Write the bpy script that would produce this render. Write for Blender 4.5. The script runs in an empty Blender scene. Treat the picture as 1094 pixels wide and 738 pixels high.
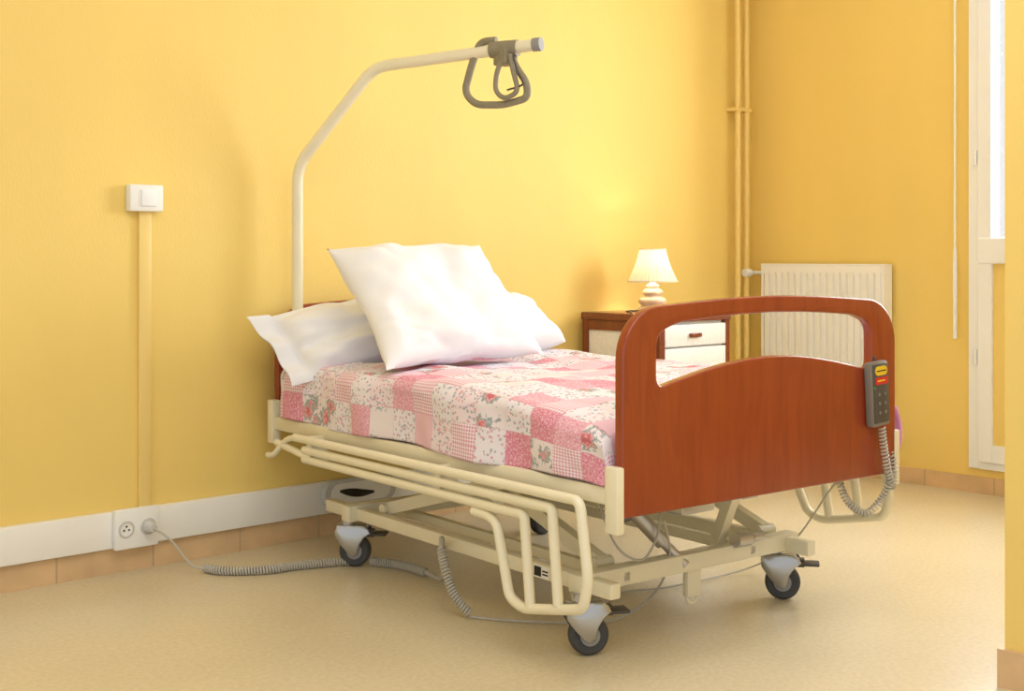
import bpy, bmesh, math, random
from mathutils import Vector, Matrix, noise
random.seed(4)
scene=bpy.context.scene
# ------------------------------------------------------------------ helpers
def lin(c):
    return tuple(((v/255)/12.92 if v/255<=.04045 else ((v/255+.055)/1.055)**2.4) for v in c)+(1,)
def newmat(name,rgb,rough=.5,metal=0,noise_amt=.06,scale=8,bump=0,bscale=200,stretch=(1,1,1),spec=.5):
    m=bpy.data.materials.new(name); m.use_nodes=True
    nt=m.node_tree; b=nt.nodes['Principled BSDF']
    b.inputs['Roughness'].default_value=rough; b.inputs['Metallic'].default_value=metal
    b.inputs['Specular IOR Level'].default_value=spec
    tc=nt.nodes.new('ShaderNodeTexCoord'); mp=nt.nodes.new('ShaderNodeMapping')
    mp.inputs['Scale'].default_value=stretch
    nt.links.new(tc.outputs['Object'],mp.inputs[0])
    n=nt.nodes.new('ShaderNodeTexNoise'); n.inputs['Scale'].default_value=scale; n.inputs['Detail'].default_value=4
    nt.links.new(mp.outputs[0],n.inputs['Vector'])
    r=nt.nodes.new('ShaderNodeValToRGB'); c=lin(rgb)
    r.color_ramp.elements[0].position=.3; r.color_ramp.elements[1].position=.7
    r.color_ramp.elements[0].color=tuple(v*(1-noise_amt) for v in c[:3])+(1,)
    r.color_ramp.elements[1].color=tuple(min(1,v*(1+noise_amt)) for v in c[:3])+(1,)
    nt.links.new(n.outputs['Fac'],r.inputs[0]); nt.links.new(r.outputs[0],b.inputs['Base Color'])
    if bump:
        n2=nt.nodes.new('ShaderNodeTexNoise'); n2.inputs['Scale'].default_value=bscale; n2.inputs['Detail'].default_value=2
        nt.links.new(mp.outputs[0],n2.inputs['Vector'])
        bp=nt.nodes.new('ShaderNodeBump'); bp.inputs['Strength'].default_value=bump; bp.inputs['Distance'].default_value=.002
        nt.links.new(n2.outputs['Fac'],bp.inputs['Height']); nt.links.new(bp.outputs[0],b.inputs['Normal'])
    return m
M={}
M['wall']=newmat('wall_paint',(244,213,122),.6,0,.03,2.5,.35,260,(1,1,.25))
M['ceil']=newmat('ceiling_paint',(248,246,238),.8)
M['white']=newmat('white_paint',(246,246,243),.4,0,.02)
M['winwhite']=newmat('window_paint',(247,249,253),.35,0,.02)
M['cream']=newmat('cream_enamel',(236,228,200),.3,0,.02)
M['creamtrunk']=newmat('cream_plastic',(249,248,243),.4,0,.02)
M['yellowpipe']=newmat('yellow_gloss_paint',(243,213,132),.35,0,.0)
M['fabric']=newmat('white_cotton',(243,243,247),.85,0,.01,20,.15,500)
M['stone']=newmat('lamp_base_stone',(226,200,172),.3,0,.15,30)
M['metal']=newmat('grey_metal',(182,182,180),.22,.75,.04)
M['steel']=newmat('steel',(195,192,186),.3,.7,.04)
M['darkpl']=newmat('dark_plastic',(74,68,64),.45,0,.1)
M['tyre']=newmat('grey_rubber',(66,66,68),.6,0,.08)
M['hub']=newmat('wheel_hub',(146,145,144),.5,0,.08)
M['strap']=newmat('grey_strap',(138,130,108),.5,0,.1,60)
M['cable']=newmat('grey_cable',(188,183,172),.5,0,.05)
M['rad']=newmat('radiator_enamel',(251,251,251),.4,0,.0)
M['drawer']=newmat('drawer_laminate',(243,242,240),.45,0,.06,90)
M['purple']=newmat('purple_fabric',(216,150,205),.85,0,.1,30)
M['yel']=newmat('yellow_label',(240,205,40),.5,0,.02)
M['red']=newmat('red_label',(215,40,35),.5,0,.02)
M['green']=newmat('green_label',(60,160,80),.5,0,.02)
M['greylab']=newmat('grey_label',(205,205,202),.5,0,.02)
M['rim']=newmat('grey_rim_plastic',(128,122,114),.45,0,.04)
M['face']=newmat('remote_face',(84,78,72),.5,0,.02)
M['black']=newmat('black_hole',(28,26,26),.6,0,.02)
def shade_mat():
    m=newmat('lamp_shade_fabric',(250,240,218),.8,0,.02,30); nt=m.node_tree; b=nt.nodes['Principled BSDF']
    tr=nt.nodes.new('ShaderNodeBsdfTranslucent'); tr.inputs[0].default_value=lin((255,232,190))
    mx=nt.nodes.new('ShaderNodeMixShader'); mx.inputs[0].default_value=.10; o=nt.nodes['Material Output']
    nt.links.new(b.outputs[0],mx.inputs[1]); nt.links.new(tr.outputs[0],mx.inputs[2]); nt.links.new(mx.outputs[0],o.inputs[0]); return m
M['shade']=shade_mat()
def wood(name,c1,c2,rough=.27,sc=1.2):
    m=bpy.data.materials.new(name); m.use_nodes=True; nt=m.node_tree; b=nt.nodes['Principled BSDF']
    b.inputs['Roughness'].default_value=rough
    b.inputs['Coat Weight'].default_value=.35; b.inputs['Coat Roughness'].default_value=.2
    tc=nt.nodes.new('ShaderNodeTexCoord'); mp=nt.nodes.new('ShaderNodeMapping'); mp.inputs['Scale'].default_value=(24,24,3.4)
    nt.links.new(tc.outputs['Object'],mp.inputs[0])
    n=nt.nodes.new('ShaderNodeTexNoise'); n.inputs['Scale'].default_value=sc; n.inputs['Detail'].default_value=9; n.inputs['Distortion'].default_value=1.1
    nt.links.new(mp.outputs[0],n.inputs['Vector'])
    r=nt.nodes.new('ShaderNodeValToRGB'); r.color_ramp.elements[0].position=.2; r.color_ramp.elements[1].position=.8
    r.color_ramp.elements[0].color=lin(c1); r.color_ramp.elements[1].color=lin(c2)
    nt.links.new(n.outputs['Fac'],r.inputs[0]); nt.links.new(r.outputs[0],b.inputs['Base Color'])
    return m
M['wood']=wood('cherry_wood',(136,52,23),(160,67,31))
M['wood2']=wood('dark_cherry_edge',(112,50,30),(134,64,40))
def floor_mat():
    m=newmat('linoleum',(219,206,176),.29,0,.04,2.5)
    nt=m.node_tree; b=nt.nodes['Principled BSDF']
    tc=nt.nodes['Texture Coordinate']
    n=nt.nodes.new('ShaderNodeTexNoise'); n.inputs['Scale'].default_value=75; n.inputs['Detail'].default_value=4
    nt.links.new(tc.outputs['Object'],n.inputs['Vector'])
    r=nt.nodes.new('ShaderNodeValToRGB'); r.color_ramp.elements[0].position=.38; r.color_ramp.elements[1].position=.62
    r.color_ramp.elements[0].color=(.89,.87,.83,1); r.color_ramp.elements[1].color=(1,1,1,1)
    nt.links.new(n.outputs['Fac'],r.inputs[0])
    mx=nt.nodes.new('ShaderNodeMix'); mx.data_type='RGBA'; mx.blend_type='MULTIPLY'; mx.inputs[0].default_value=.8
    nt.links.new(nt.nodes['Color Ramp'].outputs[0],mx.inputs[6]); nt.links.new(r.outputs[0],mx.inputs[7])
    nt.links.new(mx.outputs[2],b.inputs['Base Color'])
    return m
M['floor']=floor_mat()
def tile_mat(axis):
    m=newmat('terracotta_tile_'+axis,(216,182,138),.45,0,.14,7)
    nt=m.node_tree; b=nt.nodes['Principled BSDF']; tc=nt.nodes['Texture Coordinate']
    sp=nt.nodes.new('ShaderNodeSeparateXYZ'); nt.links.new(tc.outputs['Object'],sp.inputs[0])
    ma=nt.nodes.new('ShaderNodeMath'); ma.operation='MULTIPLY'; ma.inputs[1].default_value=3.3
    nt.links.new(sp.outputs['X' if axis=='x' else 'Y'],ma.inputs[0])
    fr=nt.nodes.new('ShaderNodeMath'); fr.operation='FRACT'; nt.links.new(ma.outputs[0],fr.inputs[0])
    lt=nt.nodes.new('ShaderNodeMath'); lt.operation='LESS_THAN'; lt.inputs[1].default_value=.02; nt.links.new(fr.outputs[0],lt.inputs[0])
    mx=nt.nodes.new('ShaderNodeMix'); mx.data_type='RGBA'
    nt.links.new(lt.outputs[0],mx.inputs[0]); nt.links.new(nt.nodes['Color Ramp'].outputs[0],mx.inputs[6]); mx.inputs[7].default_value=lin((192,164,128))
    nt.links.new(mx.outputs[2],b.inputs['Base Color'])
    return m
M['tilex']=tile_mat('x'); M['tiley']=tile_mat('y')
def quilt_mat():
    m=bpy.data.materials.new('patchwork_cotton'); m.use_nodes=True; nt=m.node_tree; N=nt.nodes; L=nt.links
    b=N['Principled BSDF']; b.inputs['Roughness'].default_value=.85
    uv=N.new('ShaderNodeUVMap')
    def vm(op,a,bv=None):
        n=N.new('ShaderNodeVectorMath'); n.operation=op; L.new(a,n.inputs[0])
        if bv is not None: n.inputs[1].default_value=bv
        return n.outputs[0]
    PS=9.8
    cell=vm('FLOOR',vm('MULTIPLY',uv.outputs[0],(PS,PS,1)))
    dp=N.new('ShaderNodeVectorMath'); dp.operation='DOT_PRODUCT'; L.new(cell,dp.inputs[0]); dp.inputs[1].default_value=(.382,.2764,0)
    wn=N.new('ShaderNodeTexWhiteNoise'); wn.noise_dimensions='3D'; L.new(vm('ADD',cell,(3.1,8.7,5)),wn.inputs['Vector'])
    def mt(op,a,v):
        n=N.new('ShaderNodeMath'); n.operation=op
        if isinstance(a,float): n.inputs[0].default_value=a
        else: L.new(a,n.inputs[0])
        if isinstance(v,(float,int)): n.inputs[1].default_value=v
        else: L.new(v,n.inputs[1])
        return n.outputs[0]
    V=mt('FRACT',mt('ADD',dp.outputs['Value'],mt('MULTIPLY',wn.outputs['Value'],.26)),0.)
    def ramp(src,stops,const=True):
        r=N.new('ShaderNodeValToRGB'); cr=r.color_ramp
        if const: cr.interpolation='CONSTANT'
        while len(cr.elements)<len(stops): cr.elements.new(.5)
        for e,(p,c) in zip(cr.elements,stops): e.position=p; e.color=lin(c)
        L.new(src,r.inputs[0]); return r.outputs[0]
    def mix(fac,a,bb,blend='MIX'):
        n=N.new('ShaderNodeMix'); n.data_type='RGBA'; n.blend_type=blend
        if isinstance(fac,float): n.inputs[0].default_value=fac
        else: L.new(fac,n.inputs[0])
        for k,s in ((6,a),(7,bb)):
            if isinstance(s,tuple): n.inputs[k].default_value=s
            else: L.new(s,n.inputs[k])
        return n.outputs[2]
    def between(a,b_): return mt('MULTIPLY',mt('GREATER_THAN',V,a),mt('LESS_THAN',V,b_))
    def noi(scale,det=2):
        n=N.new('ShaderNodeTexNoise'); n.inputs['Scale'].default_value=scale; n.inputs['Detail'].default_value=det; L.new(uv.outputs[0],n.inputs['Vector']); return n.outputs['Fac']
    base=ramp(V,[(0,(220,136,160)),(.11,(236,230,238)),(.30,(236,202,214)),(.46,(236,226,230)),(.72,(228,164,184)),(.79,(238,222,230)),(.90,(234,194,208))])
    pk=mt('MAXIMUM',mt('LESS_THAN',V,.11),between(.72,.79))
    sp1=mt('GREATER_THAN',noi(150,3),.54)
    col=mix(mt('MULTIPLY',mt('MULTIPLY',sp1,pk),.6),base,lin((244,222,230)))
    sp2=mt('GREATER_THAN',noi(110,3),.62)
    col=mix(mt('MULTIPLY',mt('MULTIPLY',sp2,pk),.5),col,lin((196,90,122)))
    vo=N.new('ShaderNodeTexVoronoi'); vo.inputs['Scale'].default_value=85; L.new(uv.outputs[0],vo.inputs['Vector'])
    d1=mt('ADD',vo.outputs['Distance'],mt('MULTIPLY',noi(200,3),.5))
    sprig=mt('MULTIPLY',mt('LESS_THAN',d1,.62),mt('MAXIMUM',between(.11,.30),between(.79,.90)))
    sc=ramp(vo.outputs['Color'],[(0,(208,116,140)),(.3,(140,152,150)),(.5,(216,156,172)),(.65,(142,150,178))])
    col=mix(mt('MULTIPLY',sprig,.7),col,sc)
    v2=N.new('ShaderNodeTexVoronoi'); v2.inputs['Scale'].default_value=13; L.new(uv.outputs[0],v2.inputs['Vector'])
    dd=mt('ADD',v2.outputs['Distance'],mt('MULTIPLY',noi(75,4),.8))
    rc=ramp(dd,[(0,(192,66,90)),(.56,(216,100,112)),(.64,(234,164,164)),(.72,(128,142,144)),(.80,(168,180,186))])
    rose=mt('MULTIPLY',mt('LESS_THAN',dd,.86),between(.46,.72))
    col=mix(mt('MULTIPLY',rose,.85),col,rc)
    fx=vm('FRACTION',vm('MULTIPLY',uv.outputs[0],(PS*10,PS*10,1)))
    sp=N.new('ShaderNodeSeparateXYZ'); L.new(fx,sp.inputs[0])
    g=mt('MULTIPLY',mt('ADD',mt('LESS_THAN',sp.outputs[0],.5),mt('LESS_THAN',sp.outputs[1],.5)),.5)
    gc=mix(g,lin((242,236,242)),lin((222,152,176)))
    col=mix(between(.30,.46),col,gc)
    fc=vm('FRACTION',vm('MULTIPLY',uv.outputs[0],(PS,PS,1)))
    s2=N.new('ShaderNodeSeparateXYZ'); L.new(fc,s2.inputs[0])
    se=mt('MAXIMUM',mt('LESS_THAN',s2.outputs[0],.02),mt('LESS_THAN',s2.outputs[1],.02))
    col=mix(mt('MULTIPLY',se,.3),col,lin((200,140,155)))
    L.new(col,b.inputs['Base Color'])
    bp=N.new('ShaderNodeBump'); bp.inputs['Strength'].default_value=.2; bp.inputs['Distance'].default_value=.002
    L.new(noi(300),bp.inputs['Height']); L.new(bp.outputs[0],b.inputs['Normal'])
    return m
M['quilt']=quilt_mat()
g=bpy.data.materials.new('window_glass'); g.use_nodes=True; nt=g.node_tree
for n in list(nt.nodes): nt.nodes.remove(n)
o=nt.nodes.new('ShaderNodeOutputMaterial'); t=nt.nodes.new('ShaderNodeBsdfTransparent'); gl=nt.nodes.new('ShaderNodeBsdfGlossy'); gl.inputs['Roughness'].default_value=.05
mx=nt.nodes.new('ShaderNodeMixShader'); mx.inputs[0].default_value=.06
nt.links.new(t.outputs[0],mx.inputs[1]); nt.links.new(gl.outputs[0],mx.inputs[2]); nt.links.new(mx.outputs[0],o.inputs[0]); M['glass']=g

def mkobj(name,bm,mat,parent=None,smooth=False,loc=None,rot=0):
    me=bpy.data.meshes.new(name); bmesh.ops.recalc_face_normals(bm,faces=bm.faces); bm.to_mesh(me); bm.free()
    o=bpy.data.objects.new(name,me); scene.collection.objects.link(o)
    for mm in (mat if isinstance(mat,list) else [mat]): me.materials.append(M[mm])
    if smooth:
        for p in me.polygons: p.use_smooth=True
        if smooth!='all':
            me.set_sharp_from_angle(angle=math.radians(40))
    if parent: o.parent=parent
    if loc is not None: o.location=loc
    if rot: o.rotation_euler=(0,0,rot)
    return o
def box(bm,x0,x1,y0,y1,z0,z1,bev=0,mi=0):
    vs=[bm.verts.new((x,y,z)) for x in (x0,x1) for y in (y0,y1) for z in (z0,z1)]
    fs=[(0,1,3,2),(4,6,7,5),(0,4,5,1),(2,3,7,6),(0,2,6,4),(1,5,7,3)]
    faces=[bm.faces.new([vs[i] for i in f]) for f in fs]
    for f in faces: f.material_index=mi
    if bev:
        es=list({e for f in faces for e in f.edges})
        r=bmesh.ops.bevel(bm,geom=es,offset=bev,segments=2,affect='EDGES',profile=.5)
        for f in r['faces']: f.material_index=mi
def bx(name,mat,dims,parent=None,bev=0,**k):
    bm=bmesh.new(); box(bm,*dims,bev=bev); return mkobj(name,bm,mat,parent,smooth=bool(bev),**k)
def fillet(pts,r,n=7,closed=False):
    P=[Vector(p) for p in pts]; out=[]
    m=len(P)
    for i in range(m):
        if not closed and i in (0,m-1): out.append(P[i]); continue
        a=P[i-1]; b=P[i]; c=P[(i+1)%m]
        rr=min(r,(a-b).length*.48,(c-b).length*.48)
        s=b+(a-b).normalized()*rr; e=b+(c-b).normalized()*rr
        for k in range(n+1):
            t=k/n; out.append(s*(1-t)**2+b*2*t*(1-t)+e*t*t)
    return out
def sweep(bm,pts,rad,segs=10,closed=False,ry=None,mi=0,caps=True):
    P=[Vector(p) for p in pts]; n=len(P)
    T=[]
    for i in range(n):
        if closed: t=P[(i+1)%n]-P[i-1]
        elif i==0: t=P[1]-P[0]
        elif i==n-1: t=P[-1]-P[-2]
        else: t=P[i+1]-P[i-1]
        T.append(t.normalized())
    up=Vector((0,0,1)) if abs(T[0].z)<.9 else Vector((0,1,0))
    N=(up-T[0]*up.dot(T[0])).normalized(); rings=[]
    for i in range(n):
        N=(N-T[i]*N.dot(T[i])).normalized(); B=T[i].cross(N)
        ra=rad[i] if isinstance(rad,(list,tuple)) else rad
        rb=ry if ry else ra
        rings.append([bm.verts.new(P[i]+N*math.cos(2*math.pi*k/segs)*ra+B*math.sin(2*math.pi*k/segs)*rb) for k in range(segs)])
    for i in range(n if closed else n-1):
        A_=rings[i]; B_=rings[(i+1)%n]
        for k in range(segs):
            f=bm.faces.new((A_[k],A_[(k+1)%segs],B_[(k+1)%segs],B_[k])); f.material_index=mi
    if not closed and caps:
        bm.faces.new(rings[0][::-1]).material_index=mi; bm.faces.new(rings[-1]).material_index=mi
def tube(name,mat,pts,rad,parent=None,fr=0,closed=False,segs=10,ry=None,**k):
    bm=bmesh.new(); sweep(bm,fillet(pts,fr,closed=closed) if fr else pts,rad,segs,closed,ry); return mkobj(name,bm,mat,parent,smooth=True,**k)
def cyl(bm,p0,p1,r0,r1=None,segs=24,mi=0):
    sweep(bm,[p0,p1],[r0,r0 if r1 is None else r1],segs,mi=mi)
def lathe(bm,prof,segs=32,cx=0,cy=0,mi=0,mod=None):
    rings=[]
    for j,(r,z) in enumerate(prof):
        rings.append([bm.verts.new((cx+math.cos(2*math.pi*k/segs)*(r+(mod(k) if mod else 0)),cy+math.sin(2*math.pi*k/segs)*(r+(mod(k) if mod else 0)),z)) for k in range(segs)])
    for a,b in zip(rings,rings[1:]):
        for k in range(segs): bm.faces.new((a[k],a[(k+1)%segs],b[(k+1)%segs],b[k])).material_index=mi
def catmull(pts,n=8):
    P=[Vector(p) for p in pts]; P=[P[0]*2-P[1]]+P+[P[-1]*2-P[-2]]; out=[]
    for i in range(1,len(P)-2):
        for k in range(n):
            t=k/n; a,b,c,d=P[i-1:i+3]
            out.append(.5*((2*b)+(c-a)*t+(2*a-5*b+4*c-d)*t*t+(3*b-a-3*c+d)*t**3))
    out.append(P[-2]); return out
def coil(pts,R,pitch,per=9):
    P=catmull(pts,24); L=[0]
    for a,b in zip(P,P[1:]): L.append(L[-1]+(b-a).length)
    tot=L[-1]; n=int(tot/pitch*per); out=[]; j=0
    N=Vector((0,0,1))
    for i in range(n+1):
        s=tot*i/n
        while j<len(P)-2 and L[j+1]<s: j+=1
        t=(s-L[j])/max(1e-6,L[j+1]-L[j]); p=P[j].lerp(P[j+1],t); T=(P[j+1]-P[j]).normalized()
        N2=N-T*N.dot(T)
        if N2.length<.05: N2=Vector((1,0,0))-T*T.x
        N=N2.normalized(); B=T.cross(N); a=2*math.pi*i/per
        out.append(p+N*math.cos(a)*R+B*math.sin(a)*R)
    return out
def empty(name,label,cat,loc,rot=0,**kw):
    e=bpy.data.objects.new(name,None); e.empty_display_size=.1; scene.collection.objects.link(e); e.location=loc; e.rotation_euler=(0,0,rot)
    e['label']=label; e['category']=cat
    for k,v in kw.items(): e[k]=v
    return e
def tag(o,label,cat,**kw):
    o['label']=label; o['category']=cat
    for k,v in kw.items(): o[k]=v
    return o
def struct(o): o['kind']='structure'; return o

# ------------------------------------------------------------------ room
WY=3.63; WX=4.85; CZ=2.65; X0=-2.2; Y0=-1.8
struct(bx('floor','floor',(X0,WX+.2,Y0,WY+.2,-.1,0)))
struct(bx('ceiling','ceil',(X0,WX+.2,Y0,WY+.2,CZ,CZ+.1)))
struct(bx('wall_head','wall',(X0,WX+.2,WY,WY+.2,0,CZ)))
wy0,wy1,wz0,wz1=1.30,2.533,.10,2.35
bm=bmesh.new()
box(bm,WX,WX+.2,wy1,WY,0,CZ); box(bm,WX,WX+.2,Y0,wy0,0,CZ); box(bm,WX,WX+.2,wy0,wy1,0,wz0); box(bm,WX,WX+.2,wy0,wy1,wz1,CZ)
struct(mkobj('wall_window',bm,'wall'))
struct(bx('wall_partition','wall',(2.70,2.84,Y0,1.33,0,CZ)))
struct(bx('baseboard_head','tilex',(X0,WX,WY-.012,WY,0,.074)))
struct(bx('baseboard_window','tiley',(WX-.012,WX,Y0,WY-.012,0,.066)))
bm=bmesh.new(); box(bm,2.688,2.70,Y0,1.33,0,.085); box(bm,2.688,2.84,1.33,1.342,0,.085)
struct(mkobj('baseboard_partition',bm,'tiley'))
struct(bx('trim_1','creamtrunk',(X0,3.6,WY-.03,WY,.078,.187),bev=.004))
bm=bmesh.new()
fx0,fx1=WX-.02,WX+.06
F=.045
box(bm,fx0,fx1,wy1-F,wy1,wz0,wz1,.004); box(bm,fx0,fx1,wy0,wy0+F,wz0,wz1,.004)
box(bm,fx0+.002,fx1,wy0+F,wy1-F,wz1-F,wz1); box(bm,fx0+.002,fx1,wy0+F,wy1-F,wz0,wz0+.03)
mid=(wy0+wy1)/2
for a,b in ((wy0+F+.001,mid-.001),(mid+.001,wy1-F-.001)):
    S=.06; x0,x1=WX-.035,WX+.03
    box(bm,x0,x1,a,a+S,wz0+.031,wz1-F-.001,.004); box(bm,x0,x1,b-S,b,wz0+.031,wz1-F-.001,.004)
    box(bm,x0+.003,x1,a+S,b-S,wz1-F-.07,wz1-F-.001); box(bm,x0+.003,x1,a+S,b-S,wz0+.031,wz0+.10)
    box(bm,x0-.006,x1+.002,a+.002,b-.002,.925,1.03,.006)
    box(bm,x0+.018,x1-.01,a+S,b-S,wz0+.10,.925,mi=1)
    box(bm,x0+.03,x0+.036,a+S,b-S,1.03,wz1-F-.07,mi=2)
for z in (.55,1.35,2.05): cyl(bm,(WX-.03,wy1-.035,z-.03),(WX-.03,wy1-.035,z+.03),.008,segs=10)
struct(mkobj('window_1',bm,['winwhite','wall','glass']))
e=empty('blind_crank','long white blind crank rod hanging beside the window','blind crank',(WX-.03,2.585,.62))
tube('cord','creamtrunk',[(0,0,.37),(0,0,1.9)],.005,e)
tube('crank_rod','winwhite',[(0,-.0,0),(0,0,.30),(0,.0,.37)],[.008,.009,.006],e,segs=10)
bx('crank_bracket','winwhite',(-.012,.03,-.012,.012,1.88,1.92),e,bev=.003)
e=empty('heating_pipe','pair of yellow painted heating pipes in the room corner','pipes',(4.72,3.58,0))
tube('pipe','yellowpipe',[(-.032,0,0),(-.032,0,CZ)],.013,e,segs=20)
tube('pipe','yellowpipe',[(.032,0,0),(.032,0,CZ)],.013,e,segs=20)
for z in (.45,1.62):
    bm=bmesh.new(); box(bm,-.055,.055,-.014,.05,z,z+.018,.003); mkobj('pipe_clamp',bm,'yellowpipe',e)
# radiator
e=empty('radiator','white ribbed steel panel radiator mounted on the wall','radiator',(4.78,3.195,.2))
ry0,ry1=-.315,.315; H=.715
bm=bmesh.new(); nr=18
prof=[]
for i in range(nr):
    a=ry0+.012+(ry1-ry0-.024)*i/nr; w=(ry1-ry0-.024)/nr
    prof+=[(a,.000),(a+w*.14,-.012),(a+w*.74,-.012),(a+w*.88,.000)]
prof.append((ry1-.012,.000))
rows=[.0,.03,.045,H-.045,H-.03,H]; grid=[]
for k,z in enumerate(rows):
    fl=0 if k in(0,1,4,5) else 1
    grid.append([bm.verts.new((x if fl else -.012,y,z)) for y,x in prof])
for a,b in zip(grid,grid[1:]):
    for i in range(len(prof)-1): bm.faces.new((a[i],a[i+1],b[i+1],b[i]))
mkobj('front_panel',bm,'rad',e,smooth=False)
bm=bmesh.new(); box(bm,-.010,.055,ry0,ry0+.0125,0,H); mkobj('side_cover',bm,'rad',e)
bm=bmesh.new(); box(bm,-.010,.055,ry1-.0125,ry1,0,H); mkobj('side_cover',bm,'rad',e)
bx('back_panel','rad',(.035,.055,ry0+.0125,ry1-.0125,.01,H-.01),e)
bm=bmesh.new(); box(bm,-.012,.056,ry0-.001,ry1+.001,H,H+.007,.002)
mkobj('top_grille',bm,'rad',e)
bm=bmesh.new(); sweep(bm,fillet([(-.03,.375,H-.035),(.02,.37,H-.035),(.02,.318,H-.035)],.02),.008,10)
mkobj('valve_pipe',bm,'winwhite',e,smooth=True)
bm=bmesh.new(); cyl(bm,(-.06,.372,H-.035),(-.02,.372,H-.035),.018); mkobj('valve',bm,'winwhite',e,smooth=True)
# switch
e=empty('light_switch','white square light switch box mounted on the yellow wall','light switch',(1.79,WY,1.09))
bx('switch_plate','white',(-.055,.055,-.035,0,0,.082),e,bev=.006)
bx('rocker','winwhite',(-.02,.03,-.041,-.034,.016,.066),e,bev=.003)
tag(bx('cable_conduit','yellowpipe',(-.020,.020,-.014,0,0,.905),bev=.003,loc=(1.795,WY,.187)),'narrow yellow painted cable conduit running up the wall','conduit')
e=empty('wall_outlet','white double wall socket on the trunking','wall outlet',(1.75,WY-.03,.075))
bx('socket_plate','white',(-.07,.07,-.022,0,0,.12),e,bev=.005)
for cx in (-.035,.035):
    bm=bmesh.new(); lathe(bm,[(.026,0),(.024,.002),(.020,.002),(.020,-.001)],24)
    for v in bm.verts: x,y,z=v.co; v.co=(cx+x,-.0225-z,.06+y)
    mkobj('socket_ring',bm,'greylab',e,smooth=True)
for dx,dz in ((-.008,-.002),(.008,-.002),(0,.009)):
    bm=bmesh.new(); cyl(bm,(-.035+dx,-.0235,.06+dz),(-.035+dx,-.021,.06+dz),.003,segs=10); mkobj('socket_hole',bm,'black',e)
def stadium(bm,w,h,y0,y1,cz,mi=0,cx=0):
    pts=[]
    r=h/2
    for k in range(13): a=-math.pi/2+math.pi*k/12; pts.append((cx+w/2-r+r*math.cos(a),cz+r*math.sin(a)))
    for k in range(13): a=math.pi/2+math.pi*k/12; pts.append((cx-w/2+r+r*math.cos(a),cz+r*math.sin(a)))
    A_=[bm.verts.new((x,y0,z)) for x,z in pts]; B_=[bm.verts.new((x,y1,z)) for x,z in pts]
    n=len(pts)
    for i in range(n): bm.faces.new((A_[i],A_[(i+1)%n],B_[(i+1)%n],B_[i])).material_index=mi
    bm.faces.new(A_).material_index=mi; bm.faces.new(B_[::-1]).material_index=mi
e=empty('recessed_socket_box','pale rounded plastic housing with dark curved opening on the trunking','socket box',(2.57,WY-.03,.078))
bm=bmesh.new(); stadium(bm,.30,.094,0,-.03,.068); mkobj('housing',bm,'greylab',e)
bm=bmesh.new(); stadium(bm,.25,.070,-.030,-.0325,.068); mkobj('bezel',bm,'white',e)
bm=bmesh.new(); sweep(bm,catmull([(-.09,-.033,.078),(-.05,-.034,.070),(.0,-.034,.062),(.05,-.034,.060)],8),[.004+.010*math.sin(math.pi*i/24) for i in range(25)],8,ry=.003); mkobj('opening',bm,'black',e)

# ------------------------------------------------------------------ bed
A=math.radians(-4.65); BO=Vector((2.079,1.916,0)); RB=Matrix.Rotation(A,3,'Z')
def Wd(u,v,z=0): return BO+RB@Vector((u,v,z))
bed=empty('hospital_bed','adjustable hospital bed with cherry wood panels and cream metal frame','bed',BO,A)
def panel(name,v,zb,dz=0,sx=1):
    pts=[(0,zb),(0,.72)]
    for k in range(1,11): a=math.pi-math.pi/2*k/10*.93; pts.append((.12+.12*math.cos(a),.722+.118*math.sin(a)))
    for k in range(1,12): t=k/12; u=.135+(.865-.135)*t; pts.append((u,.841+.015*math.sin(math.pi*t)))
    for k in range(10,0,-1): a=math.pi-math.pi/2*k/10*.93; pts.append((1-(.12+.12*math.cos(a)),.722+.118*math.sin(a)))
    pts+=[(1,.72),(1,zb)]
    ins=fillet([(.105,.652,0),(.105,.775,0)]+[(.17,.800,0)]+[(.17+.66*t,.800+.016*math.sin(math.pi*t),0) for t in (.15,.3,.5,.7,.85)]+[(.83,.800,0),(.895,.775,0),(.895,.652,0)]+[(.895-.79*t,.652+.056*math.sin(math.pi*t),0) for t in (.1,.2,.3,.4,.5,.6,.7,.8,.9)],.03,5,closed=True)
    cu=bpy.data.curves.new('tmp','CURVE'); cu.dimensions='2D'; cu.fill_mode='BOTH'; cu.extrude=.009; cu.bevel_depth=.005; cu.bevel_resolution=3; cu.offset=-.005
    for ps in (pts,[(p[0],p[1]) for p in ins]):
        s=cu.splines.new('POLY'); s.points.add(len(ps)-1); s.use_cyclic_u=True
        for q,p in zip(s.points,ps): q.co=(p[0],p[1],0,1)
    ob=bpy.data.objects.new('tmp',cu); scene.collection.objects.link(ob); dg=bpy.context.evaluated_depsgraph_get()
    me=bpy.data.meshes.new_from_object(ob.evaluated_get(dg)); bpy.data.objects.remove(ob)
    bm=bmesh.new(); bm.from_mesh(me); bpy.data.meshes.remove(me)
    for vv in bm.verts: x,y,z=vv.co; vv.co=(.5+(x-.5)*sx,v+z,y+(dz if y>.5 else 0))
    bmesh.ops.remove_doubles(bm,verts=bm.verts,dist=.0002)
    return mkobj(name,bm,'wood',bed,smooth=True)
LB=1.665
fb=panel('footboard',0.0,.37); panel('headboard',LB,.40,-.044,.965)
bm=bmesh.new()
for u in (-.012,.972): box(bm,u,u+.04,.02,1.62,.395,.437,.006)
for v in (.02,.45,.9,1.25,1.60): box(bm,.02,.98,v,v+.035,.395,.43,.003)
for u in (.18,.8): box(bm,u,u+.03,.05,1.6,.36,.40,.003)
box(bm,.02,.98,.03,1.63,.431,.438)
mkobj('deck_frame',bm,'cream',bed,smooth=True)
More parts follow.
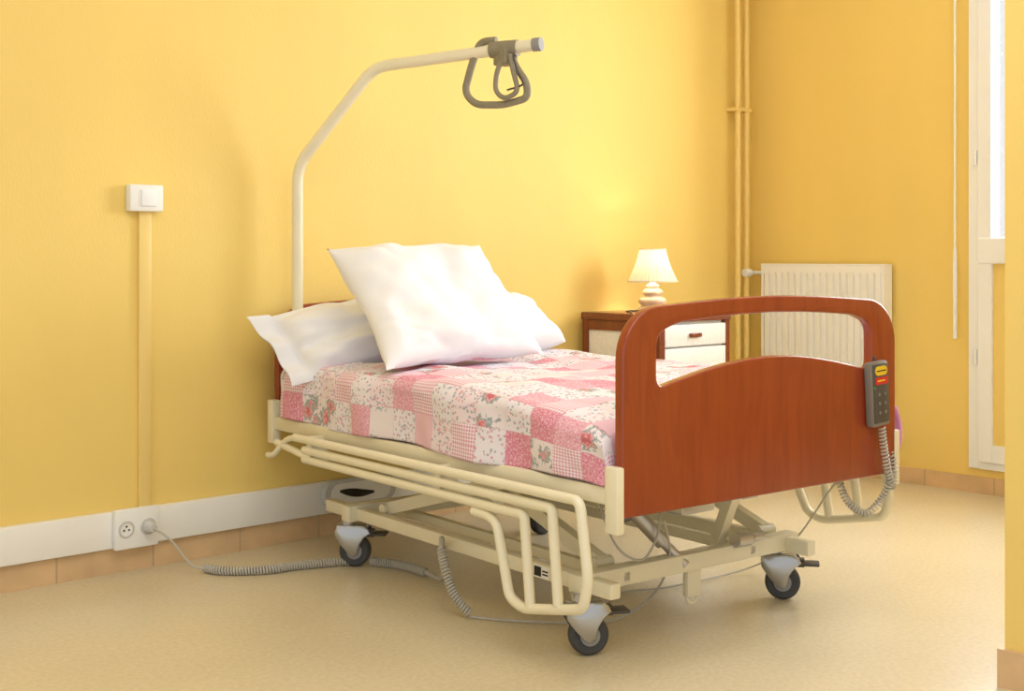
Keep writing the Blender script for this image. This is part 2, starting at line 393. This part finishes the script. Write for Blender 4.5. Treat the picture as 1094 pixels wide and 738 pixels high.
for u in (-.020,.994):
    bx('corner_post','cream',(u,u+.024,-.016,.026,.335,.485),bed,bev=.005)
    bx('corner_post','cream',(u,u+.030,LB-.05,LB-.01,.35,.49),bed,bev=.005)
def guard(u,sg,up):
    bm=bmesh.new()
    R=.0125
    sweep(bm,fillet([(u,1.40,.398),(u,.068,.405),(u,.040,.235+up),(u,.055,.165+up),(u,.12,.150+up),(u,.27,.120+up),(u,.325,.135+up),(u,.375,.305),(u,.41,.318),(u,.47,.320)],.022),R,12)
    sweep(bm,fillet([(u,1.34,.367),(u,.165,.373),(u,.143,.155+up)],.014),R,12)
    sweep(bm,fillet([(u,1.34,.339),(u,.268,.342),(u,.245,.130+up)],.014),R,12)
    sweep(bm,fillet([(u,1.40,.398),(u-sg*.0,1.46,.385),(u-sg*.01,1.52,.330),(u-sg*.01,1.56,.326)],.03),.009,10)
    sweep(bm,[(u,1.52,.37),(u,1.30,.345)],.011,10)
    for v in (1.30,.62): box(bm,min(u,u+sg*.06),max(u,u+sg*.06),v,v+.03,.33,.41,.003)
    return mkobj('guard_rail',bm,'cream',bed,smooth=True)
guard(-.055,1,0); guard(1.05,-1,.07)
bm=bmesh.new()
for u in (.085,.80): box(bm,u,u+.034,.12,1.46,.146,.184,.005)
box(bm,.06,.86,.20,.245,.146,.192,.005); box(bm,.06,.86,1.27,1.32,.142,.192,.005)
for u in (.2,.66): box(bm,u,u+.025,.2,1.3,.155,.182,.003)
mkobj('base_frame',bm,'cream',bed,smooth=True)
bm=bmesh.new(); box(bm,.0835,.086,.345,.405,.150,.180); box(bm,.0828,.0836,.375,.402,.153,.177,mi=1); box(bm,.0828,.0836,.348,.370,.166,.170,mi=1); box(bm,.0828,.0836,.348,.370,.158,.162,mi=1)
mkobj('rating_label',bm,['white','black'],bed)
def beam(bm,p0,p1,w,h,mi=0):
    p0=Vector(p0);p1=Vector(p1);T=(p1-p0).normalized();S=Vector((1,0,0)) if abs(T.x)<.9 else Vector((0,1,0));N=T.cross(S).normalized()
    vs=[]
    for p in (p0,p1):
        vs.append([bm.verts.new(p+S*a*w/2+N*b*h/2) for a,b in ((-1,-1),(1,-1),(1,1),(-1,1))])
    a,b=vs
    for i in range(4): bm.faces.new((a[i],a[(i+1)%4],b[(i+1)%4],b[i])).material_index=mi
    bm.faces.new(a[::-1]).material_index=mi; bm.faces.new(b).material_index=mi
for u in (.15,.76):
    bm=bmesh.new(); beam(bm,(u,1.18,.19),(u,.52,.375),.028,.036); cyl(bm,(u-.03,1.18,.19),(u+.03,1.18,.19),.016); cyl(bm,(u-.03,.52,.375),(u+.03,.52,.375),.016); mkobj('lift_arm',bm,'cream',bed,smooth=True)
    bm=bmesh.new(); beam(bm,(u+.05,.28,.19),(u+.05,.82,.375),.028,.036); cyl(bm,(u+.02,.28,.19),(u+.08,.28,.19),.016); mkobj('lift_arm',bm,'cream',bed,smooth=True)
bm=bmesh.new(); cyl(bm,(.26,.30,.36),(.37,.235,.225),.021); cyl(bm,(.37,.235,.225),(.42,.205,.165),.013)
mkobj('lift_motor',bm,'steel',bed,smooth=True)
bm=bmesh.new(); cyl(bm,(.45,1.0,.33),(.45,.6,.36),.024); box(bm,.41,.49,.95,1.12,.29,.37,.01)
mkobj('lift_motor',bm,'darkpl',bed,smooth=True)
bm=bmesh.new(); cyl(bm,(.10,.10,.35),(.30,.16,.34),.010); cyl(bm,(.06,.09,.35),(.12,.105,.349),.019)
mkobj('release_lever',bm,'darkpl',bed,smooth=True)
bx('control_box','metal',(.30,.42,.10,.2,.32,.39),bed,bev=.008)
bx('bracket_plate','metal',(.5,.56,.08,.16,.34,.40),bed,bev=.006)
bm=bmesh.new(); beam(bm,(.62,.28,.19),(.50,.10,.385),.03,.03); box(bm,.44,.49,.215,.235,.075,.15,.004); sweep(bm,[(.465+.02*math.cos(t*.5),.225,.075+.02*math.sin(t*.5)) for t in range(13)],.004,6)
mkobj('brace',bm,'cream',bed,smooth=True)
bm=bmesh.new(); cyl(bm,(.595,.195,.205),(.65,.195,.205),.02); cyl(bm,(.66,.195,.205),(.70,.195,.205),.013); sweep(bm,[(.60,.195,.205),(.70,.195,.205)],.006,8)
mkobj('pivot',bm,'steel',bed,smooth=True)
tube('cross_tube','white',[(.30,.95,.29),(.14,.62,.30)],.014,bed,segs=14)
def caster(u,v,ang):
    c=bpy.data.objects.new('caster',None); c.empty_display_size=.05; scene.collection.objects.link(c); c.parent=bed; c.location=(u,v,0); c.rotation_euler=(0,0,ang)
    bm=bmesh.new(); 
    prof=[(-.017,.012),(-.017,.034),(-.018,.041),(-.013,.0475),(0,.049),(.013,.0475),(.018,.041),(.017,.034),(.017,.012)]
    rings=[[bm.verts.new((x,math.cos(2*math.pi*k/32)*r,.049+math.sin(2*math.pi*k/32)*r)) for k in range(32)] for x,r in prof]
    for a,b in zip(rings,rings[1:]):
        for k in range(32): bm.faces.new((a[k],a[(k+1)%32],b[(k+1)%32],b[k]))
    mkobj('wheel',bm,'tyre',c,smooth=True)
    bm=bmesh.new(); cyl(bm,(-.021,0,.049),(.021,0,.049),.024,segs=24); cyl(bm,(-.0295,0,.049),(.0295,0,.049),.008,segs=12); mkobj('wheel_hub',bm,'hub',c,smooth=True)
    bm=bmesh.new()
    poly=[(-.010,.038),(.004,.034),(.016,.040),(.040,.066),(.058,.092),(.060,.112),(.052,.128),(-.030,.130),(-.044,.120),(-.052,.106),(-.034,.092),(-.020,.070)]
    c0=Vector((.006,.090))
    for sgn in (-1,1):
        rings=[]
        for x,s in ((.021,1.0),(.026,.985),(.030,.86)):
            rings.append([bm.verts.new((sgn*x,c0.x+(y-c0.x)*s,c0.y+(z-c0.y)*s)) for y,z in poly])
        for a,b in zip(rings,rings[1:]):
            for i in range(len(poly)): bm.faces.new((a[i],a[(i+1)%len(poly)],b[(i+1)%len(poly)],b[i]))
        bm.faces.new(rings[0]); bm.faces.new(rings[-1][::-1])
    box(bm,-.0268,.0268,-.038,.056,.104,.130,.006); cyl(bm,(0,.022,.12),(0,.022,.150),.022)
    mkobj('caster_fork',bm,'metal',c,smooth=True)
    bm=bmesh.new(); box(bm,-.026,.026,-.100,-.046,.098,.106,.004); box(bm,-.012,.012,-.06,-.03,.092,.116,.003)
    mkobj('brake_pedal',bm,'darkpl',c,smooth=True)
caster(.09,.205,math.radians(66)); caster(.845,.245,math.radians(40)); caster(.10,1.30,math.radians(46)); caster(.84,1.30,math.radians(100))
P1=Vector((.235,1.41,1.562)); P2=Vector((.487,.90,1.592))
tube('lifting_pole','cream',[(.078,1.63,.40),(.078,1.63,1.25),P1,P2],.0185,bed,fr=.055,segs=16)
D=(P2-P1).normalized()
bm=bmesh.new(); cyl(bm,P2-D*.004,P2+D*.022,.021,segs=18); mkobj('pole_end_cap',bm,'hub',bed,smooth=True)
bx('pole_socket','cream',(.05,.106,1.60,1.66,.42,.47),bed,bev=.004)
gh=empty('grab_handle','grey looped plastic grab handle hanging from the pole','grab handle',Wd(*(P1.lerp(P2,.82))),A)
def G(t,z,off=0):
    q=D*t; return (q.x+off*.9,q.y+off*.42,z)
def px(x,y,off=0): return G((x-541)*.00345,(53-y)*.0029,off)
bm=bmesh.new(); sweep(bm,fillet([px(533,43),px(517,43),px(508,68),px(501,96),px(512,110),px(540,112),px(564,106),px(563,90),px(552,72),px(546,56)],.03),.0115,12)
mkobj('handle_loop',bm,'strap',gh,smooth=True)
bm=bmesh.new(); sweep(bm,fillet([px(545,58,-.02),px(536,78,-.02),px(535,98,-.02),px(544,107,-.02),px(558,100,-.02),px(553,80,-.02),px(549,60,-.02)],.03),.008,10)
mkobj('handle_loop',bm,'strap',gh,smooth=True)
bm=bmesh.new(); sweep(bm,catmull([px(552,62,-.015),px(558,78,-.03),px(562,92,-.02),px(548,98,-.03)],6),.003,6); mkobj('cord',bm,'darkpl',gh,smooth=True)
bm=bmesh.new(); sweep(bm,[G(-.045,0),G(.045,0)],.026,16); box(bm,-.022,.03,-.03,.03,-.05,.0,.006)
mkobj('clamp',bm,'strap',gh,smooth=True)

# ---- mattress
bm=bmesh.new(); box(bm,.015,.985,.055,1.63,0,.125)
bmesh.ops.bevel(bm,geom=bm.edges[:],offset=.035,segments=5,affect='EDGES',profile=.5)
tag(mkobj('mattress',bm,'fabric',None,smooth='all',loc=Wd(0,0,.439),rot=A),'white mattress lying on the hospital bed frame','mattress')
# ---- quilt
def sm(a,b,x):
    t=max(0,min(1,(x-a)/(b-a))); return t*t*(3-2*t)
bm=bmesh.new(); uvl=bm.loops.layers.uv.new('UVMap')
nu,nv=180,180; V0,V1=.035,1.55
hang=.155; rr=.05; top=1.03-2*rr
arc=rr*math.pi/2; tot=2*hang+2*arc+top
def prof_at(s):
    if s<hang: return (-.015,0-hang+s-rr,0,-1)
    s2=s-hang
    if s2<arc: a=s2/rr; return (-.015+rr-rr*math.cos(a),-rr+rr*math.sin(a),math.sin(a),-math.cos(a))
    s3=s2-arc
    if s3<top: return (-.015+rr+s3,0,1,0)
    s4=s3-top
    if s4<arc: a=s4/rr; return (1.015-rr+rr*math.sin(a),-rr+rr*math.cos(a),math.cos(a),math.sin(a))
    return (1.015,-rr-(s4-arc),0,1)
gridv=[]
for j in range(-6,nv+1):
    v=V0+(V1-V0)*max(j,0)/nv; row=[]
    ztop=.572+.045*sm(0,.55,v)-.03*(1-sm(0,.09,v))
    endd=max(0,-j)/6
    for i in range(nu+1):
        s=tot*i/nu; u,dz,nz_,nx_=prof_at(s)
        zt=ztop-.105*endd
        hs=(zt-.437)/(hang+rr)
        z=zt+dz*hs
        p=Vector((s*2.2,v*2.2,1.3)); w=noise.noise(p*1.2)*.010+noise.noise(p*3.1+Vector((5,2,1)))*.010+noise.noise(p*7+Vector((1,2,7)))*.004
        fd=math.sin((v*7+s*16)+3*noise.noise(p))*.5+.5
        w+=.011*fd**3*sm(.55,1.0,v)*nz_
        side=1-nz_
        w+=side*.010*math.sin(v*13+2*noise.noise(p*1.5))
        uu=u+nx_*w
        if endd: uu=.5+(uu-.5)*(1-.02*endd)
        q=Vector((uu,v-(.010*math.sin(endd*math.pi/2) if endd else 0),z+nz_*w))
        if side>.95: q.z+= .006*math.sin(v*9)* (1 if s<hang*.3 or s>tot-hang*.3 else .3)
        row.append((bm.verts.new(q),(s,v-endd*.10)))
    gridv.append(row)
for j in range(len(gridv)-1):
    for i in range(nu):
        c=[gridv[j][i],gridv[j][i+1],gridv[j+1][i+1],gridv[j+1][i]]
        f=bm.faces.new([x[0] for x in c])
        for l,x in zip(f.loops,c): l[uvl].uv=x[1]
for v in bm.verts: v.co.z-=.44
q=mkobj('quilt',bm,'quilt',None,smooth='all',loc=Wd(0,0,.44),rot=A)
so=q.modifiers.new('thickness','SOLIDIFY'); so.thickness=.006; so.offset=-1
tag(q,'pink patchwork quilt with floral and gingham squares on mattress','quilt')
# ---- pillows
def pillow(name,C,th,seed,label,flange=0,wr=.012,pinch=.055,pw=.62):
    BL,BR,TR,TL=[Vector(c) for c in C]; base=(BL+BR)/2
    n=((BR-BL).cross(TL-BL)).normalized()
    bm=bmesh.new(); NX,NY=72,64
    for sgn in (1,-1):
        g=[]
        for j in range(NY+1):
            row=[]
            for i in range(NX+1):
                a=-1+2*i/NX; b=-1+2*j/NY
                a2=a*(1-pinch*(1-b*b)*abs(a)**3); b2=b*(1-pinch*(1-a*a)*abs(b)**3)
                s=(a2+1)/2; t=(b2+1)/2
                P=BL*(1-s)*(1-t)+BR*s*(1-t)+TR*s*t+TL*(1-s)*t
                aa=a
                if flange: aa=-1+2*max(0,(a+1-flange))/(2-flange)
                e=max(0,(1-aa**4))*max(0,(1-b**4))
                T=th/2*e**pw
                pp=Vector((a*2+seed,b*2,sgn*.3))
                w=noise.noise(pp*1.0)*wr*1.2+noise.noise(pp*2.0)*wr*.6
                # broad soft folds running out of the corners
                r=noise.noise(Vector((a*.8+seed,(b+a*.9)*1.7,3.))); w-=math.exp(-(r/.11)**2)*wr*.32*min(1,(a*a+b*b))
                edge=min(1,e*2+.05)
                q=P+n*(sgn*T+w*edge*sgn)
                if flange and aa<=-.98: q+=n*.012*math.sin(b*7+seed)+n*sgn*.002
                row.append(bm.verts.new(q-base))
            g.append(row)
        for j in range(NY):
            for i in range(NX): bm.faces.new((g[j][i],g[j][i+1],g[j+1][i+1],g[j+1][i]))
    bmesh.ops.remove_doubles(bm,verts=bm.verts,dist=.0008)
    return tag(mkobj(name,bm,'fabric',None,smooth='all',loc=Wd(*base),rot=A),label,'pillow')
pillow('pillow',[(-.005,.955,.632),(.665,1.07,.640),(.620,1.36,.992),(.027,1.35,.977)],.18,1.3,'large square white pillow propped upright against the others',pinch=.11,pw=.68,wr=.020)
pillow('pillow',[(-.065,1.40,.555),(.50,1.27,.655),(.55,1.59,.82),(-.135,1.57,.757)],.215,7.1,'white pillow with open flanged case leaning on the headboard',flange=.22,wr=.022)
pillow('pillow',[(.54,1.27,.655),(.96,1.31,.655),(.995,1.59,.765),(.56,1.60,.835)],.18,12.4,'white pillow leaning on the headboard beside the nightstand',wr=.018)
bm=bmesh.new(); g=[]
for j in range(13):
    row=[]
    for i in range(9):
        t=j/12; row.append(bm.verts.new((1.034+.024*math.sin(t*3.0)+.004*math.sin(i*2),.005+.012*i,.545-.14*t)))
    g.append(row)
for j in range(12):
    for i in range(8): bm.faces.new((g[j][i],g[j][i+1],g[j+1][i+1],g[j+1][i]))
for v in bm.verts: v.co.z-=.4
o=mkobj('blanket',bm,'purple',None,smooth='all',loc=Wd(0,0,.4),rot=A); so=o.modifiers.new('t','SOLIDIFY'); so.thickness=.010
tag(o,'purple blanket corner hanging down beside the mattress','blanket')
# ---- remote
rm=empty('bed_remote','dark grey bed remote with coloured labels hooked on footboard','remote control',Wd(.905,-.015,.505),A)
RT=Matrix.Rotation(math.radians(-4),4,'Y')
def rp(name,bm,mat,**k): 
    o=mkobj(name,bm,mat,rm,**k); o.data.transform(RT); return o
bm=bmesh.new(); box(bm,-.038,.038,-.026,0,0,.172,.008); rp('remote_body',bm,'rim',smooth=True)
bm=bmesh.new(); box(bm,-.032,.032,-.0285,-.024,.010,.166,.002); rp('face_plate',bm,'face',smooth=True)
bm=bmesh.new(); stadium(bm,.050,.024,-.028,-.0305,.148); rp('label_plate',bm,'yel')
bm=bmesh.new(); box(bm,-.020,.020,-.0312,-.0304,.1465,.1495); rp('label_print',bm,'black')
bm=bmesh.new(); box(bm,-.025,.025,-.0305,-.0275,.112,.131,.001); rp('label_plate',bm,'red')
bm=bmesh.new(); box(bm,-.018,.014,-.0312,-.0304,.120,.124); rp('label_print',bm,'yel')
for k in range(3):
    for sx in (-.012,.012):
        bm=bmesh.new(); cyl(bm,(sx,-.031,.038+k*.024),(sx,-.028,.038+k*.024),.0045,segs=12); rp('button',bm,'rim')
bm=bmesh.new(); cyl(bm,(-.029,-.030,.105),(-.029,-.027,.105),.003,segs=10); rp('indicator_light',bm,'green')
bm=bmesh.new(); sweep(bm,fillet([(0,-.003,.155),(0,.0,.182),(0,.02,.19),(0,.03,.175)],.008),.004,8); mkobj('hook',bm,'darkpl',rm)
bm=bmesh.new(); sweep(bm,coil([(.012,-.015,-.005),(.018,-.018,-.06),(.035,-.02,-.13),(.065,-.01,-.165),(.082,.0,-.11),(.08,.03,-.03)],.0085,.0095),.0028,5); mkobj('coiled_cord',bm,'cable',rm,smooth=True)
bm=bmesh.new(); sweep(bm,coil([(.05,-.015,-.15),(.03,.0,-.2),(-.01,.02,-.235),(-.06,.04,-.20),(-.08,.06,-.13)],.0085,.0095),.0028,5); mkobj('coiled_cord',bm,'cable',rm,smooth=True)
# ---- power cable
pc=empty('power_cable','grey coiled power cable plugged in and trailing on floor','cable',(1.92,3.42,0))
def Z(pts): return [(p[0]-1.92,p[1]-3.42,p[2]) for p in pts]
def cab(name,pts,R): 
    bm=bmesh.new(); sweep(bm,catmull(Z(pts),10),R,8); mkobj(name,bm,'cable',pc,smooth=True)
def cabc(pts,R=.011):
    bm=bmesh.new(); sweep(bm,coil(Z(pts),R,.0085),.0036,5); mkobj('coiled_cord',bm,'cable',pc,smooth=True)
cab('cord',[(1.785,3.54,.135),(1.82,3.50,.10),(1.86,3.45,.03),(1.91,3.42,.012)],.0035)
bm=bmesh.new(); p=Z([(1.785,3.578,.135),(1.785,3.54,.135)]); cyl(bm,p[0],p[1],.02,.012); mkobj('plug',bm,'greylab',pc,smooth=True)
cabc([(1.90,3.44,.014),(1.93,3.37,.014),(2.02,3.30,.014),(2.12,3.28,.014),(2.24,3.235,.014),(2.30,3.19,.014)])
cabc([(2.32,3.17,.014),(2.36,3.07,.014),(2.36,2.95,.014)])
cab('cord',[(2.36,2.95,.014),(2.33,2.84,.02),(2.25,2.74,.10),(2.19,2.67,.185),(2.155,2.63,.17)],.008)
cabc([(2.155,2.63,.17),(2.145,2.60,.12),(2.15,2.57,.06),(2.17,2.53,.014)],.010)
cab('cord',[(2.17,2.53,.006),(2.22,2.44,.006),(2.30,2.34,.006),(2.38,2.26,.006),(2.47,2.22,.03),(2.50,2.16,.10),(2.47,2.10,.20),(2.40,2.06,.30)],.003)
cab('cord',[(2.36,2.28,.006),(2.62,2.42,.006),(2.80,2.37,.006),(3.1,2.32,.02),(3.12,2.18,.12),(3.1,2.05,.28),(3.09,1.98,.36)],.0028)
cab('cord',[(2.30,2.20,.36),(2.31,2.14,.24),(2.36,2.10,.20),(2.42,2.10,.25),(2.46,2.12,.34)],.003)

# ------------------------------------------------------------------ nightstand
ns=empty('nightstand','cherry framed nightstand with pale drawers against the wall','nightstand',(3.895,3.385,0))
w,dp=.215,.205
bm=bmesh.new()
for x in (-w,w-.03):
    for y in (-dp,dp-.03): box(bm,x,x+.03,y,y+.03,.03,.70)
for z0,z1 in ((.66,.70),(.12,.16)):
    box(bm,-w+.001,-w+.02,-dp+.02,dp-.02,z0,z1-.001); box(bm,w-.02,w-.001,-dp+.02,dp-.02,z0,z1-.001)
    box(bm,-w+.02,w-.02,dp-.02,dp-.002,z0+.001,z1-.002)
mkobj('frame',bm,'wood2',ns)
bx('top','wood2',(-w-.005,w+.005,-dp-.005,dp+.005,.70,.73),ns,bev=.004)
bx('body','drawer',(-w+.008,w-.008,-dp+.018,dp-.004,.14,.698),ns)
for z0,z1 in ((.605,.688),(.46,.598),(.16,.453)):
    d=bx('drawer','drawer',(-w+.03,w-.03,-dp-.004,-dp+.02,z0,z1),ns,bev=.003)
    bx('handle','wood2',(-.045,.02,-dp-.018,-dp-.003,(z0+z1)/2-.008,(z0+z1)/2+.008),d,bev=.003)
for x in (-w+.015,w-.015):
    for y in (-dp+.015,dp-.015):
        bm=bmesh.new(); cyl(bm,(x,y,0),(x,y,.032),.014,segs=12); mkobj('foot',bm,'darkpl',ns,smooth=True)
lp=empty('table_lamp','small lit table lamp with cream shade and rounded stacked base','lamp',(3.915,3.42,.73))
bm=bmesh.new(); lathe(bm,[(.001,0),(.058,0),(.062,.008),(.058,.018),(.044,.022),(.054,.032),(.058,.043),(.050,.055),(.032,.062),(.040,.070),(.043,.078),(.037,.088),(.024,.094),(.028,.100),(.026,.108),(.012,.114),(.010,.14),(.001,.14)],32)
mkobj('lamp_base',bm,'stone',lp,smooth='all')
bm=bmesh.new(); md=lambda k:.0009*(1 if k%2 else -1); lathe(bm,[(.101,.122),(.090,.145),(.076,.175),(.065,.205),(.057,.235),(.053,.252)],72,mod=md); lathe(bm,[(.103,.120),(.103,.127),(.100,.127),(.100,.120),(.103,.120)],48); lathe(bm,[(.055,.250),(.055,.256),(.051,.256),(.051,.25),(.055,.25)],48)
mkobj('lamp_shade',bm,'shade',lp)
bm=bmesh.new(); sweep(bm,catmull([(-.05,.02,.004),(-.12,.03,.004),(-.20,-.06,.004),(-.228,-.1,-.02),(-.23,-.1,-.15),(-.232,-.08,-.3)],8),.003,6); mkobj('cord',bm,'black',lp,smooth=True)

# ------------------------------------------------------------------ light
def area(name,loc,rot,sx,sy,e,col):
    l=bpy.data.lights.new(name,'AREA'); l.shape='RECTANGLE'; l.size=sx; l.size_y=sy; l.energy=e; l.color=col
    o=bpy.data.objects.new(name,l); scene.collection.objects.link(o); o.location=loc; o.rotation_euler=rot; return o
area('window_light',(WX+.25,(wy0+wy1)/2,1.45),(0,math.radians(90),0),2.1,1.3,170,(.91,.955,1))
area('added_overhead_fill',(1.3,.9,CZ-.03),(0,0,0),2.2,2.2,36,(1,.98,.95))  # fill added overhead to brighten the room, not a ceiling fixture
l=bpy.data.lights.new('lamp_bulb','POINT'); l.energy=1.5; l.color=(1,.93,.82); l.shadow_soft_size=.010
o=bpy.data.objects.new('lamp_bulb',l); scene.collection.objects.link(o); o.location=(3.915,3.42,.73+.205)
w=bpy.data.worlds.new('world'); scene.world=w; w.use_nodes=True
w.node_tree.nodes['Background'].inputs[0].default_value=(.94,.965,1,1); w.node_tree.nodes['Background'].inputs[1].default_value=.95
scene.view_settings.view_transform='Standard'
# ------------------------------------------------------------------ camera
cd=bpy.data.cameras.new('camera'); cam=bpy.data.objects.new('camera',cd); scene.collection.objects.link(cam)
cd.sensor_width=36; cd.sensor_fit='HORIZONTAL'; cd.lens=36*1354/1094; cd.shift_y=-94/1094
cam.location=(0,0,.95); cam.rotation_euler=(math.radians(90),0,math.atan2(.737,.676)-math.pi/2)
cd.clip_start=.05
scene.camera=cam
